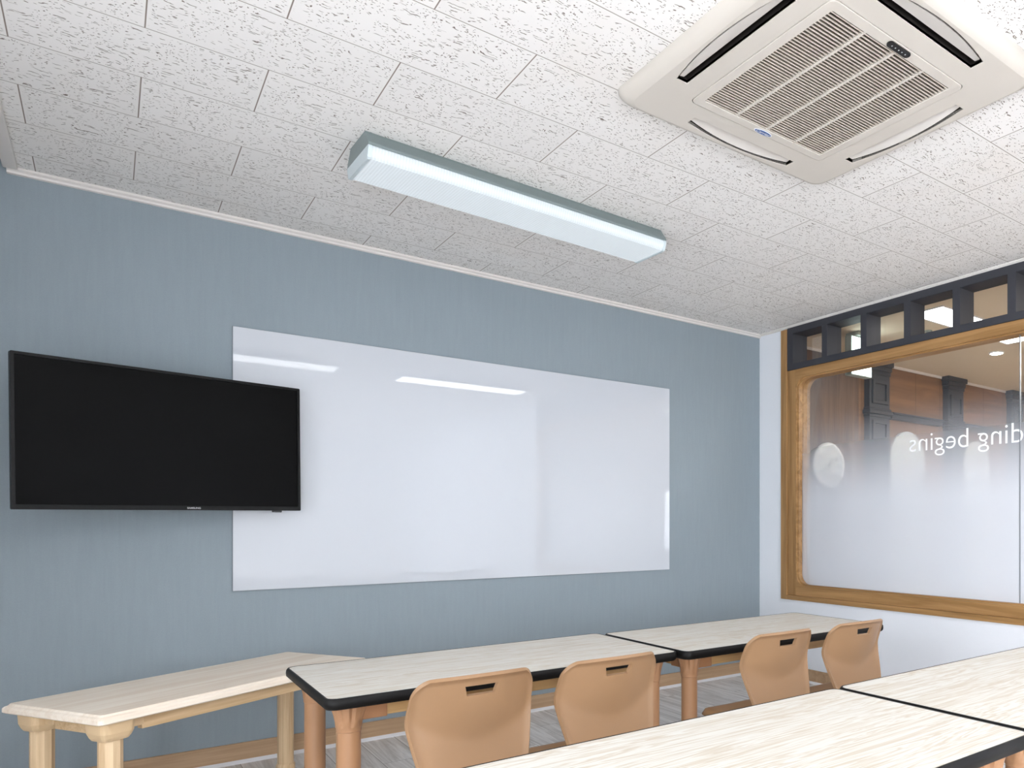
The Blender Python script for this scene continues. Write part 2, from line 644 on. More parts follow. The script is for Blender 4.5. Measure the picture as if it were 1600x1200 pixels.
bm = bmesh.new()
box(bm, (XE, YB, H), (XR, YF, H + 0.06))
struct(link('ceiling', bm, M['ceil']), 'white pitted acoustic tile ceiling in staggered courses', 'ceiling')
bm = bmesh.new()
box(bm, (XL, YB, H + 0.16), (XE, YF, H + 0.22))
box(bm, (XE, YB, H + 0.06), (XE + 0.03, YF, H + 0.22))
struct(link('ceiling_recess', bm, M['back_wall']), 'raised pale recess beyond the left edge of the tiled ceiling', 'ceiling')

bm = bmesh.new()
box(bm, (XL - 0.1, YF, -0.1), (XR + WT, YF + 0.12, H + 0.25))
struct(link('wall_front', bm, M['fabric']), 'blue grey fabric textured wall behind the whiteboard', 'wall')
bm = bmesh.new()
box(bm, (XL - 0.1, YB - 0.1, -0.1), (XL, YF, H + 0.25))
struct(link('wall_left', bm, M['back_wall']), 'plain white wall on the left of the classroom', 'wall')
bm = bmesh.new()
box(bm, (XL, YB - 0.1, -0.1), (XR + WT, YB, H + 0.25))
struct(link('wall_back', bm, M['back_wall']), 'plain white wall facing the whiteboard wall', 'wall')

WY0, WY1 = 0.30, 3.735        # window opening in the right wall
WZ0 = 0.553
bm = bmesh.new()
box(bm, (XR, WY1, 0), (XR + WT, YF, H + 0.06))
box(bm, (XR, WY0, 0), (XR + WT, WY1, WZ0))
box(bm, (XR, YB, 0), (XR + WT, WY0, H + 0.06))
box(bm, (XR, WY0, H), (XR + WT, WY1, H + 0.06))
struct(link('wall_right', bm, M['white_wall']), 'white wall below and beside the wood framed interior window', 'wall')

# added glowing fill panels in window frames on the left wall, out of view
for nm, y, hwid, ht, mat, lab in (('fill_window_1', -2.3, 1.40, 1.1, 'fill_panel', 'added bright fill panel in a window frame on the left wall, out of view'),
                              ('fill_window_2', 1.25, 1.05, 1.1, 'fill_panel_dim', 'added dimmer fill panel in a window frame on the left wall, out of view')):
    w3 = bpy.data.objects.new(nm, None)
    COL.objects.link(w3)
    w3.location = (XL, y, 0.60)
    struct(w3, lab, 'window')
    q = hwid + 0.06
    bm = bmesh.new()
    plate(bm, [(-q, -0.06), (q, -0.06), (q, ht + 0.06), (-q, ht + 0.06)], [[(-hwid, 0), (hwid, 0), (hwid, ht), (-hwid, ht)]], 0.002, 0.05, lambda u, v, x: (x, u, v))
    link('window_frame', bm, M['white_strip'], w3, bevel=0.004)
    bm = bmesh.new()
    box(bm, (0.004, -hwid, 0), (0.012, hwid, ht))
    link('fill_panel', bm, M[mat], w3)

# cornice strips where the ceiling meets the walls
bm = bmesh.new()
prof = [(0, 0), (-0.026, 0), (-0.024, -0.008), (-0.014, -0.014), (-0.012, -0.022), (0, -0.024)]
loft(bm, [[(x, YF + a, H + b) for a, b in prof] for x in (XE - 0.02, XR)])
struct(link('trim_1', bm, M['cream_trim']), 'cream ceiling moulding along the blue grey wall', 'moulding')
bm = bmesh.new()
loft(bm, [[(XR + a * 0.8, y, H + b * 0.6) for a, b in prof] for y in (YB, YF - 0.026)])
struct(link('trim_2', bm, M['cream_trim']), 'cream ceiling moulding above the window wall', 'moulding')
bm = bmesh.new()
box(bm, (XE - 0.03, YB, H - 0.012), (XE + 0.012, YF - 0.026, H + 0.06))
struct(link('trim_3', bm, M['cream_trim'], bevel=0.003), 'cream strip along the left edge of the tiled ceiling', 'moulding')

# skirtings
bm = bmesh.new()
box(bm, (XL, YF - 0.012, 0.012), (XR, YF, 0.090))
b1 = struct(link('baseboard_front', bm, M['base_wood'], bevel=0.002), 'tan wood skirting along the blue grey wall', 'baseboard')
bm = bmesh.new()
loft(bm, [[(x, YF - a, b) for a, b in ((0, 0.0), (0, 0.014), (0.012, 0.014), (0.026, 0.004), (0.028, 0.0))] for x in (XL, XR)])
o = link('white_strip', bm, M['white_strip'], b1)
o['label'] = 'white vinyl strip at the foot'
bm = bmesh.new()
box(bm, (XR - 0.012, YB, 0.012), (XR, YF - 0.03, 0.090))
b2 = struct(link('baseboard_right', bm, M['base_wood'], bevel=0.002), 'tan wood skirting below the interior window', 'baseboard')
bm = bmesh.new()
loft(bm, [[(XR - a, y, b) for a, b in ((0, 0.0), (0, 0.014), (0.012, 0.014), (0.026, 0.004), (0.028, 0.0))] for y in (YB, YF - 0.03)])
o = link('white_strip', bm, M['white_strip'], b2)
o['label'] = 'white vinyl strip at the foot'

# ------------------------------------------------------------------ interior window
GX = XR + 0.045               # plane of the glass
HOLE = (0.45, 0.653, 3.590, 2.098)
win = bpy.data.objects.new('window_1', None)
COL.objects.link(win)
win.location = (XR, 2.0, WZ0)
struct(win, 'wide interior window in a brown wood frame with rounded corners and frosted film', 'window')


def wlink(name, bm, mat, **kw):
    bmesh.ops.translate(bm, vec=(-XR, -2.0, -WZ0), verts=bm.verts[:])
    return link(name, bm, mat, win, **kw)


yz = lambda u, v, x: (x, u, v)
bm = bmesh.new()
box(bm, (XR - 0.020, WY1 - 0.058, WZ0), (XR + WT, WY1, H - 0.02))
wlink('casing_upright', bm, M['frame_z'], bevel=0.003)
bm = bmesh.new()
box(bm, (XR - 0.020, WY0, WZ0), (XR + WT, WY1 - 0.058, WZ0 + 0.032))
wlink('casing_sill', bm, M['frame_v'], bevel=0.003)
bm = bmesh.new()
plate(bm, [(WY0, WZ0 + 0.032), (WY1 - 0.058, WZ0 + 0.032), (WY1 - 0.058, 2.158), (WY0, 2.158)],
      [rrect(HOLE[0], HOLE[1], HOLE[2], HOLE[3], 0.085, 10)], XR - 0.010, XR + WT, yz)
wlink('window_frame', bm, M['frame_mix'], bevel=0.004)
bm = bmesh.new()
rA = rrect(HOLE[0] - 0.006, HOLE[1] - 0.006, HOLE[2] + 0.006, HOLE[3] + 0.006, 0.09, 10)
rB = rrect(HOLE[0] + 0.010, HOLE[1] + 0.010, HOLE[2] - 0.010, HOLE[3] - 0.010, 0.078, 10)
plate(bm, rA, [rB], XR + 0.004, XR + 0.04, yz)
wlink('inner_bead', bm, M['frame_mix'], bevel=0.004, segs=3)

JOINT = 1.986
for y0, y1 in ((HOLE[0] - 0.02, JOINT - 0.002), (JOINT + 0.002, HOLE[2] + 0.02)):
    bm = bmesh.new()
    box(bm, (GX, y0, HOLE[1] - 0.02), (GX, y1, HOLE[3] + 0.02))
    bmesh.ops.remove_doubles(bm, verts=bm.verts[:], dist=1e-5)
    bm.clear()
    v = [bm.verts.new(p) for p in ((GX, y0, HOLE[1] - 0.02), (GX, y1, HOLE[1] - 0.02), (GX, y1, HOLE[3] + 0.02), (GX, y0, HOLE[3] + 0.02))]
    bm.faces.new(v)
    wlink('glass_pane', bm, M['film'])
bm = bmesh.new()
box(bm, (GX - 0.003, JOINT - 0.0025, HOLE[1]), (GX + 0.006, JOINT + 0.0025, HOLE[3]))
wlink('glass_joint', bm, M['joint'])

# white letters on the outer face of the glass: seen from the classroom they read backwards
bm = text_mesh('ding begins', 0.118, 'LEFT', -0.0009)
xs = [v.co.x for v in bm.verts]
wid = max(xs) - min(xs)
LEFTY, RIGHTY = 1.968, 2.690   # 'd' ... 's'
k = (RIGHTY - LEFTY) / wid
ys = [v.co.y for v in bm.verts]
for v in bm.verts:
    x, y = v.co.x - min(xs), v.co.y
    v.co = (GX - 0.002, LEFTY + x * k, 1.566 + y * k * 0.95)
wlink('lettering', bm, M['letter'])['label'] = 'white letters reading ding begins backwards'

# ------------------------------------------------------------------ transom lights above it
TZ0, TZ1 = 2.158, H - 0.014
tr = bpy.data.objects.new('window_2', None)
COL.objects.link(tr)
tr.location = (XR, 2.0, TZ0)
struct(tr, 'row of small charcoal framed transom panes under the ceiling', 'window')


def tlink(name, bm, mat, **kw):
    bmesh.ops.translate(bm, vec=(-XR, -2.0, -TZ0), verts=bm.verts[:])
    return link(name, bm, mat, tr, **kw)


holes = []
for i in range(10):
    r = 3.351 - 0.3312 * i
    l = r + (0.270 if i == 0 else 0.283)
    holes.append((r, 2.200, l, 2.410))
bm = bmesh.new()
plate(bm, [(WY0, TZ0), (WY1 - 0.058, TZ0), (WY1 - 0.058, TZ1), (WY0, TZ1)],
      [[(a, b), (c, b), (c, d), (a, d)] for a, b, c, d in holes], XR - 0.014, XR + WT, yz)
tlink('transom_frame', bm, M['charcoal'], bevel=0.002)
for a, b, c, d in holes:
    bm = bmesh.new()
    v = [bm.verts.new((XR + 0.085, y, z)) for y, z in ((a, b), (c, b), (c, d), (a, d))]
    bm.faces.new(v)
    tlink('transom_pane', bm, M['glass'])

# ================================================================== HALL BEYOND THE WINDOW
HX0 = XR + WT
bm = bmesh.new()
box(bm, (HX0, YB, -0.1), (XH, YH, 0))
struct(link('floor_hall', bm, M['hall_floor']), 'beige floor of the hall beyond the window', 'floor')
bm = bmesh.new()
box(bm, (HX0, YB, H), (XH, YH, H + 0.06))
struct(link('ceiling_hall', bm, M['hall_ceil']), 'beige ceiling of the hall beyond the window', 'ceiling')
bm = bmesh.new()
box(bm, (HX0, YH, 0), (XH, YH + 0.12, H + 0.06))
struct(link('wall_hall', bm, M['hall_wood']), 'brown wood panelled hall wall beyond the window', 'wall')
bm = bmesh.new()
box(bm, (XH, YB, 0), (XH + 0.1, YH, H + 0.06))
box(bm, (HX0, YB - 0.1, 0), (XH, YB, H + 0.06))
struct(link('wall_hall_far', bm, M['hall_wood']), 'far brown wall closing the hall', 'wall')
bm = bmesh.new()
box(bm, (HX0, YH - 0.012, H - 0.022), (XH, YH, H))
struct(link('trim_4', bm, M['cream_trim']), 'pale strip between hall ceiling and brown wall', 'moulding')

bm = bmesh.new()
box(bm, (HX0, YH - 0.010, 0), (4.82, YH - 0.001, H - 0.022))
struct(link('wall_hall_panel', bm, M['dark_boards']), 'darker brown upright boarding on the hall wall behind the clock', 'wall')

pil_lab = ['slate grey pilaster nearest the wall clock in the hall', 'slate grey hall pilaster between the two white arched panels',
           'slate grey hall pilaster right of the second white arched panel', 'slate grey hall pilaster furthest along the brown wall']
for i, (xa, xb) in enumerate(((4.90, 5.17), (6.055, 6.315), (7.215, 7.46), (8.38, 8.63))):
    t = thing('pilaster', pil_lab[i], 'pilaster', ((xa + xb) / 2, YH - 0.0015, 0), group='grey pilasters along the hall wall')
    hw = (xb - xa) / 2
    bm = bmesh.new()
    box(bm, (-hw, -0.06, 0), (hw, 0, H - 0.12))
    link('shaft', bm, M['pilaster'], t, bevel=0.004)
    bm = bmesh.new()
    plate(bm, [(-hw + .03, 2.10), (hw - .03, 2.10), (hw - .03, H - .17), (-hw + .03, H - .17)],
          [[(-hw + .06, 2.13), (hw - .06, 2.13), (hw - .06, H - .20), (-hw + .06, H - .20)]], -0.075, -0.06, lambda u, v, y: (u, y, v))
    link('upper_panel', bm, M['pilaster'], t, bevel=0.003)
    bm = bmesh.new()
    plate(bm, [(-hw + .03, .25), (hw - .03, .25), (hw - .03, 1.96), (-hw + .03, 1.96)],
          [[(-hw + .06, .28), (hw - .06, .28), (hw - .06, 1.93), (-hw + .06, 1.93)]], -0.075, -0.06, lambda u, v, y: (u, y, v))
    link('lower_panel', bm, M['pilaster'], t, bevel=0.003)
    bm = bmesh.new()
    for a, z0, z1 in ((0.008, H - .12, H - .085), (0.016, H - .085, H - .045), (0.028, H - .045, H)):
        box(bm, (-hw - a, -0.06 - a, z0), (hw + a, 0, z1))
    link('capital', bm, M['pilaster'], t, bevel=0.006)
    bm = bmesh.new()
    for a, z0, z1 in ((0.010, 1.985, 2.01), (0.024, 2.01, 2.045), (0.012, 2.045, 2.065)):
        box(bm, (-hw - a, -0.06 - a, z0), (hw + a, 0, z1))
    link('collar', bm, M['pilaster'], t, bevel=0.006)

for i, (xa, xb) in enumerate(((5.215, 5.98), (6.36, 7.14))):
    bm = bmesh.new()
    box(bm, (xa, YH - 0.05, 1.994), (xb, YH, 2.05))
    box(bm, (xa, YH - 0.07, 2.035), (xb, YH, 2.05))
    tag(link('wall_rail', bm, M['pilaster'], bevel=0.003), ['slate grey rail above the left white arched panel in the hall',
        'slate grey rail above the right white arched panel in the hall'][i], 'rail', 'grey rails between the pilasters')

for i, (xa, xb, zt) in enumerate(((5.225, 5.735, 1.905), (6.365, 6.845, 1.90))):
    r = (xb - xa) / 2
    pts = [(xa, 0.0), (xb, 0.0)] + [((xa + xb) / 2 + r * math.cos(a), zt - r + r * math.sin(a)) for a in [PI * j / 20 for j in range(21)]]
    bm = bmesh.new()
    loft(bm, [[(x, y, z) for x, z in pts] for y in (YH - 0.03, YH - 0.0015)])
    tag(link('arched_panel', bm, M['arch'], bevel=0.004), ['white round-topped arched panel behind the letters begins, hazy through the film',
        'white round-topped arched panel below the letter g of ding, seen through the film'][i], 'panel', 'white arched panels on the hall wall')

# wall clock in the hall
cl = thing('wall_clock', 'round white wall clock on the hall wall, seen through the frosted film', 'clock', (4.420, YH - 0.0115, 1.552))
R = 0.180
bm = bmesh.new()
rings = []
for r, y in ((R - .012, 0), (R, -0.012), (R, -0.03), (R - .01, -0.042), (R - .026, -0.040), (R - .032, -0.03), (R - .036, -0.02)):
    rings.append([(r * math.cos(2 * PI * i / 48), y, r * math.sin(2 * PI * i / 48)) for i in range(48)])
loft(bm, rings, cap=False)
link('clock_rim', bm, M['clock_rim'], cl, smooth=True)
bm = bmesh.new()
loft(bm, [[((R - .03) * math.cos(2 * PI * i / 48), y, (R - .03) * math.sin(2 * PI * i / 48)) for i in range(48)] for y in (-0.02, -0.004)])
link('dial', bm, M['clock_dial'], cl)
for n in range(1, 13):
    t = text_mesh(str(n), 0.044, 'CENTER', 0.0002)
    a = PI / 2 - n * PI / 6
    for v in t.verts:
        v.co = (v.co.x + 0.116 * math.cos(a), -0.0212, v.co.y + 0.116 * math.sin(a))
    link('numeral', t, M['clock_ink'], cl)


def hand(name, ang, ln, wd, y):
    bm = bmesh.new()
    a = PI / 2 - ang
    d = Vector((math.cos(a), 0, math.sin(a)))
    s = Vector((-d.z, 0, d.x))
    pts = [-d * 0.02 - s * wd, -d * 0.02 + s * wd, d * ln + s * wd * 0.4, d * ln - s * wd * 0.4]
    loft(bm, [[tuple(p + Vector((0, yy, 0))) for p in pts] for yy in (y, y - 0.002)])
    link(name, bm, M['clock_ink'], cl)


hand('hour_hand', math.radians(36), 0.07, 0.005, -0.023)
hand('minute_hand', math.radians(68), 0.10, 0.004, -0.026)
bm = bmesh.new()
loft(bm, [[(0.008 * math.cos(2 * PI * i / 16), y, 0.008 * math.sin(2 * PI * i / 16)) for i in range(16)] for y in (-0.02, -0.030)])
link('hand_pivot', bm, M['clock_ink'], cl)

# hung exit sign, lit and overexposed
ex = thing('exit_sign', 'glowing white green exit sign hung from the hall ceiling', 'sign', (4.20, 3.45, H))
bm = bmesh.new()
box(bm, (-0.115, -0.0, -0.315), (0.115, 0.06, -0.03))
link('sign_body', bm, M['exit_body'], ex, bevel=0.004)
bm = bmesh.new()
box(bm, (-0.108, -0.004, -0.308), (0.108, 0.0, -0.04))
link('lit_face', bm, M['exit'], ex)
bm = bmesh.new()
box(bm, (-0.07, -0.03, -0.03), (0.07, 0.09, 0))
link('ceiling_mount', bm, M['exit_body'], ex, bevel=0.003)

# hall ceiling panel light
hp = thing('ceiling_light', 'long bright rectangular panel light on the hall ceiling', 'ceiling light', (4.69, 2.81, H), group='hall panel lights')
bm = bmesh.new()
plate(bm, [(-.63, -.135), (.63, -.135), (.63, .135), (-.63, .135)], [[(-.615, -.12), (.615, -.12), (.615, .12), (-.615, .12)]], -0.005, 0, lambda u, v, z: (u, v, z))
link('light_frame', bm, M['white_strip'], hp)
bm = bmesh.new()
box(bm, (-.615, -.12, -0.003), (.615, .12, -0.0005))
link('light_panel', bm, M['panel_light'], hp)
for x in (5.9, 7.8):  # extra unseen panels, added to brighten the hall
    f = copy_tree(hp)
    f.location = (x, 1.0, H)
    f['label'] = 'added unseen fill panel further along the hall ceiling, out of view'
    for c in f.children:
        if c.name.startswith('light_panel'):
            c.data = c.data.copy()
            c.data.materials[0] = M['panel_fill']

dl_spots = [(5.523, 3.147), (7.0, 3.147), (5.523, 1.2), (7.0, 1.2)]
dl = thing('downlight', 'small round bright downlight on the hall ceiling beside the long panel light', 'downlight', (*dl_spots[0], H), group='round hall downlights')
bm = bmesh.new()
lathe(bm, [(0.062, 0), (0.062, -0.004), (0.052, -0.010), (0.046, -0.006), (0.045, -0.001)], 32)
link('downlight_ring', bm, M['white_strip'], dl, smooth=True)
bm = bmesh.new()
lathe(bm, [(0.044, -0.0015), (0.040, -0.0105), (0.02, -0.013)], 28)
link('downlight_bulb', bm, M['downlight'], dl, smooth=True)
sp = thing('sprinkler', 'small dark sprinkler head on the hall ceiling left of the panel light', 'sprinkler', (4.521, 3.106, H))
bm = bmesh.new()
lathe(bm, [(0.03, 0), (0.028, -0.006), (0.012, -0.008), (0.010, -0.02)], 24)
link('escutcheon', bm, M['exit_body'], sp, smooth=True)
bm = bmesh.new()
lathe(bm, [(0.009, -0.02), (0.009, -0.032), (0.02, -0.033), (0.02, -0.036), (0.004, -0.037)], 20)
link('sprinkler_head', bm, M['metal_dark'], sp, smooth=True)


# ================================================================== CEILING FIXTURES
def make_light(label, diff, loc, rotz, group, L=1.31, up=0.0):
    t = thing('ceiling_light', label, 'ceiling light', loc, (0, 0, rotz), group)
    h = L / 2
    bm = bmesh.new()
    sec = [(-0.085, 0.0), (-0.092, -0.012), (-0.124, -0.052), (-0.126, -0.062), (0.126, -0.062), (0.124, -0.052), (0.092, -0.012), (0.085, 0.0)]
    loft(bm, [[(x, y, z) for y, z in sec] for x in (-h, h)])
    link('lamp_housing', bm, M['housing'], t, bevel=0.002)
    bm = bmesh.new()
    sec = [(-0.120, -0.062), (-0.122, -0.068), (-0.110, -0.100 + up), (-0.104, -0.104 + up), (0.104, -0.104 + up), (0.110, -0.100 + up), (0.122, -0.068), (0.120, -0.062)]
    loft(bm, [[(x, y, z) for y, z in sec] for x in (-h + 0.012, h - 0.012)])
    link('diffuser', bm, M[diff], t)
    sec = [(-0.123, -0.062), (-0.125, -0.070), (-0.113, -0.103 + up), (-0.106, -0.107 + up), (0.106, -0.107 + up), (0.113, -0.103 + up), (0.125, -0.070), (0.123, -0.062)]
    for x0, x1 in ((-h, -h + 0.012), (h - 0.012, h)):
        bm = bmesh.new()
        loft(bm, [[(x, y, z) for y, z in sec] for x in (x0, x1)])
        link('end_cap', bm, M['endcap'], t)
    return t


make_light('long prismatic ceiling light near the whiteboard, directly visible on the tiles', 'diff_front', (1.345, 2.905, H), math.radians(2.4), 'long classroom ceiling lights')
make_light('long ceiling light mirrored as the left bright strip in the whiteboard', 'diff_rear_left', (0.88, 0.955, H), 0, 'long classroom ceiling lights', 1.26, 0.037)
make_light('long ceiling light mirrored as the right bright strip in the whiteboard', 'diff_rear_right', (2.62, 0.900, H), 0, 'long classroom ceiling lights', 1.20, 0.037)

# ------------------------------------------------------------------ cassette air conditioner
AC = thing('air_conditioner', 'cream four-way cassette air conditioner set in the tiled ceiling', 'air conditioner', (1.722, 1.560, H))
ZF = -0.040


def slot(k, grow=0.0):
    """outline of one air slot: straight inner edge, bowed outer edge; k turns it to each side"""
    pts = [(-0.365 + grow, -0.232 - grow), (-0.365 + grow, 0.232 + grow)]
    for i in range(13):
        t = 1 - 2 * i / 12
        pts.append((-0.405 - 0.027 * (1 - t * t) - grow, t * (0.232 + grow)))
    a = k * PI / 2
    return [(x * math.cos(a) - y * math.sin(a), x * math.sin(a) + y * math.cos(a)) for x, y in pts]


bm = bmesh.new()
xyz = lambda u, v, z: (u, v, z)
OUT = rrect(-0.441, -0.441, 0.441, 0.441, 0.045, 6)
plate(bm, OUT, [rrect(-0.303, -0.303, 0.303, 0.303, 0.022, 4)] + [slot(k) for k in range(4)], ZF, ZF + 0.010, xyz)
loft(bm, [[(u, v, z) for u, v in rrect(-s, -s, s, s, c, 6)] for s, z, c in
          ((0.441, ZF, 0.045), (0.452, ZF + .003, 0.045), (0.463, ZF + .010, 0.045), (0.472, ZF + .020, 0.045), (0.477, ZF + .031, 0.045), (0.478, -0.0005, 0.045))], cap=False)
link('panel_cover', bm, M['ac'], AC, smooth=True)
for k in range(4):
    a = k * PI / 2
    bm = bmesh.new()
    o1 = slot(k, 0.0)
    loft(bm, [[(u, v, z) for u, v in o1] for z in (ZF + 0.002, -0.003)], cap=False)
    v = [bm.verts.new((x, y, -0.003)) for x, y in o1]
    bm.faces.new(v)
    link('air_slot', bm, M['ac_dark'], AC)
    bm = bmesh.new()
    ins = []
    pts = [(-0.381, -0.228), (-0.381, 0.228)] + [(-0.398 - 0.026 * (1 - (1 - 2 * i / 12) ** 2), (1 - 2 * i / 12) * 0.226) for i in range(13)]
    f = lambda x, y: (x * math.cos(a) - y * math.sin(a), x * math.sin(a) + y * math.cos(a))
    tilt = lambda x: (x + 0.432) * 0.22
    loft(bm, [[(*f(x, y), ZF + 0.0012 + tilt(x) + dz) for x, y in pts] for dz in (0.0, 0.004)])
    link('flap', bm, M['ac_flap'], AC)
# hinged intake grille
g = bpy.data.objects.new('intake_grille', None)
COL.objects.link(g)
g.parent = AC
bm = bmesh.new()
plate(bm, rrect(-0.3005, -0.3005, 0.3005, 0.3005, 0.021, 4), [rrect(-0.268, -0.268, 0.268, 0.268, 0.004, 2)], ZF - 0.002, ZF + 0.010, xyz)
link('grille_frame', bm, M['ac'], g, bevel=0.0015)
bm = bmesh.new()
n = 46
for i in range(n):
    y = -0.268 + 0.536 * (i + 0.5) / n
    loft(bm, [[(x, y + a, ZF + b) for a, b in ((-0.0030, 0.0), (0.0016, 0.0), (0.0048, 0.010), (0.0024, 0.010))] for x in (-0.268, 0.268)])
o = link('slats', bm, M['ac_slat'], g)
for x in (-0.134, 0, 0.134):
    bm = bmesh.new()
    box(bm, (x - 0.0042, -0.268, ZF - 0.001), (x + 0.0042, 0.268, ZF + 0.010))
    link('grille_rib', bm, M['ac'], g)
bm = bmesh.new()
box(bm, (-0.29, -0.29, ZF + 0.022), (0.29, 0.29, -0.002))
link('filter', bm, M['ac_void'], AC)
bm = bmesh.new()
loft(bm, [[(u - 0.008, v - 0.2855, z) for u, v in rrect(-0.048, -0.011, 0.048, 0.011, 0.0105, 5)] for z in (ZF - 0.006, ZF - 0.002)])
rc = link('receiver', bm, M['ir'], AC)
rc['label'] = 'black infrared receiver lens'
bm = bmesh.new()
for i in range(5):
    loft(bm, [[(-0.008 + (i - 2) * 0.015 + 0.0022 * math.cos(q * PI / 4), -0.2855 + 0.0022 * math.sin(q * PI / 4), z) for q in range(8)] for z in (ZF - 0.0066, ZF - 0.006)])
link('indicator_lamps', bm, M['silver'], rc)
bm = bmesh.new()
loft(bm, [[(0.002 + 0.040 * math.cos(2 * PI * i / 32), 0.2865 + 0.0125 * math.sin(2 * PI * i / 32), z) for i in range(32)] for z in (ZF - 0.003, ZF - 0.002)])
bg = link('badge_border', bm, M['white_print'], AC)
bg['label'] = 'white oval border of the blue badge'
bm = bmesh.new()
loft(bm, [[(0.002 + 0.036 * math.cos(2 * PI * i / 32), 0.2865 + 0.0100 * math.sin(2 * PI * i / 32), z) for i in range(32)] for z in (ZF - 0.0035, ZF - 0.003)])
bb = link('badge', bm, M['blue'], bg)
bb['label'] = 'blue oval badge with white writing'
bm = text_mesh('Carrier', 0.0205, 'CENTER', 0.0002)
for v in bm.verts:
    v.co = (0.002 + v.co.x, 0.2865 - v.co.y * 0.85, ZF - 0.0038)
link('badge_writing', bm, M['white_print'], bg)

# ================================================================== FRONT WALL
wb = thing('whiteboard', 'large glossy frameless whiteboard on the blue grey wall', 'whiteboard', (1.6455, YF - 0.0015, 0.78))
hw_, hh_ = 1.2125, 1.199
bm = bmesh.new()
box(bm, (-hw_ + 0.001, -0.0085, 0.001), (hw_ - 0.001, -0.002, hh_ - 0.001))
link('writing_surface', bm, M['board'], wb, bevel=0.001)
bm = bmesh.new()
plate(bm, [(-hw_, 0), (hw_, 0), (hw_, hh_), (-hw_, hh_)], [[(-hw_ + .0012, .0012), (hw_ - .0012, .0012), (hw_ - .0012, hh_ - .0012), (-hw_ + .0012, hh_ - .0012)]], -0.007, 0, lambda u, v, y: (u, y, v))
link('edge_trim', bm, M['board_edge'], wb)

# television on a swivel arm
L3 = Vector((-0.260, 3.595, 0))
R3 = Vector((0.681, 3.846, 0))
dv = R3 - L3
TW = dv.length
tv = thing('television', 'black flat screen television on a wall arm overlapping the whiteboard', 'television',
           ((L3.x + R3.x) / 2, (L3.y + R3.y) / 2, 1.141), (0, -math.radians(0.5), math.atan2(dv.y, dv.x)))
h2 = TW / 2
TH = 0.560
xz = lambda u, v, y: (u, y, v)
bm = bmesh.new()
plate(bm, rrect(-h2, 0, h2, TH, 0.004, 3), [rrect(-h2 + .011, .018, h2 - .011, TH - .011, 0.001, 1)], -0.004, 0.018, xz)
link('bezel', bm, M['tv_black'], tv, bevel=0.0015)
bm = bmesh.new()
box(bm, (-h2 + 0.0105, 0.001, 0.0175), (h2 - 0.0105, 0.006, TH - 0.0105))
link('screen', bm, M['tv_screen'], tv)
bm = bmesh.new()
loft(bm, [[(u, y, v) for u, v in rrect(-h2 + s, s, h2 - s, TH - s, 0.01, 3)] for y, s in ((0.014, 0.003), (0.03, 0.02), (0.045, 0.09))])
link('back_cover', bm, M['tv_black'], tv)
bm = text_mesh('SAMSUNG', 0.0105, 'CENTER', 0.0004)
for v in bm.verts:
    v.co = (v.co.x + 0.07 - 0.005, -0.0046, v.co.y * 0.9 + 0.0085)
link('front_writing', bm, M['silver'], tv)['label'] = 'small silver maker writing on the lower bezel'
bm = bmesh.new()
loft(bm, [[(u + h2 - 0.098, y, v - 0.004) for u, v in rrect(-0.018, -0.004, 0.018, 0.006, 0.003, 3)] for y in (0.0, 0.014)])
link('sensor', bm, M['ir'], tv)
bm = bmesh.new()
box(bm, (-0.12, 0.045, 0.16), (0.12, 0.055, 0.40))
# arm out to the wall (built in the television's own turned frame)
wl = tv.matrix_basis.inverted()
p0 = Vector((0.0, 0.055, 0.28))
p1 = wl @ Vector((0.05, 3.88, 1.42))
p2 = wl @ Vector((0.22, YF - 0.024, 1.42))
tube(bm, [p0, p1], 0.016)
tube(bm, [p1, p2], 0.016)
link('wall_arm', bm, M['metal_dark'], tv)


# ================================================================== FURNITURE
TT = 0.615           # table height


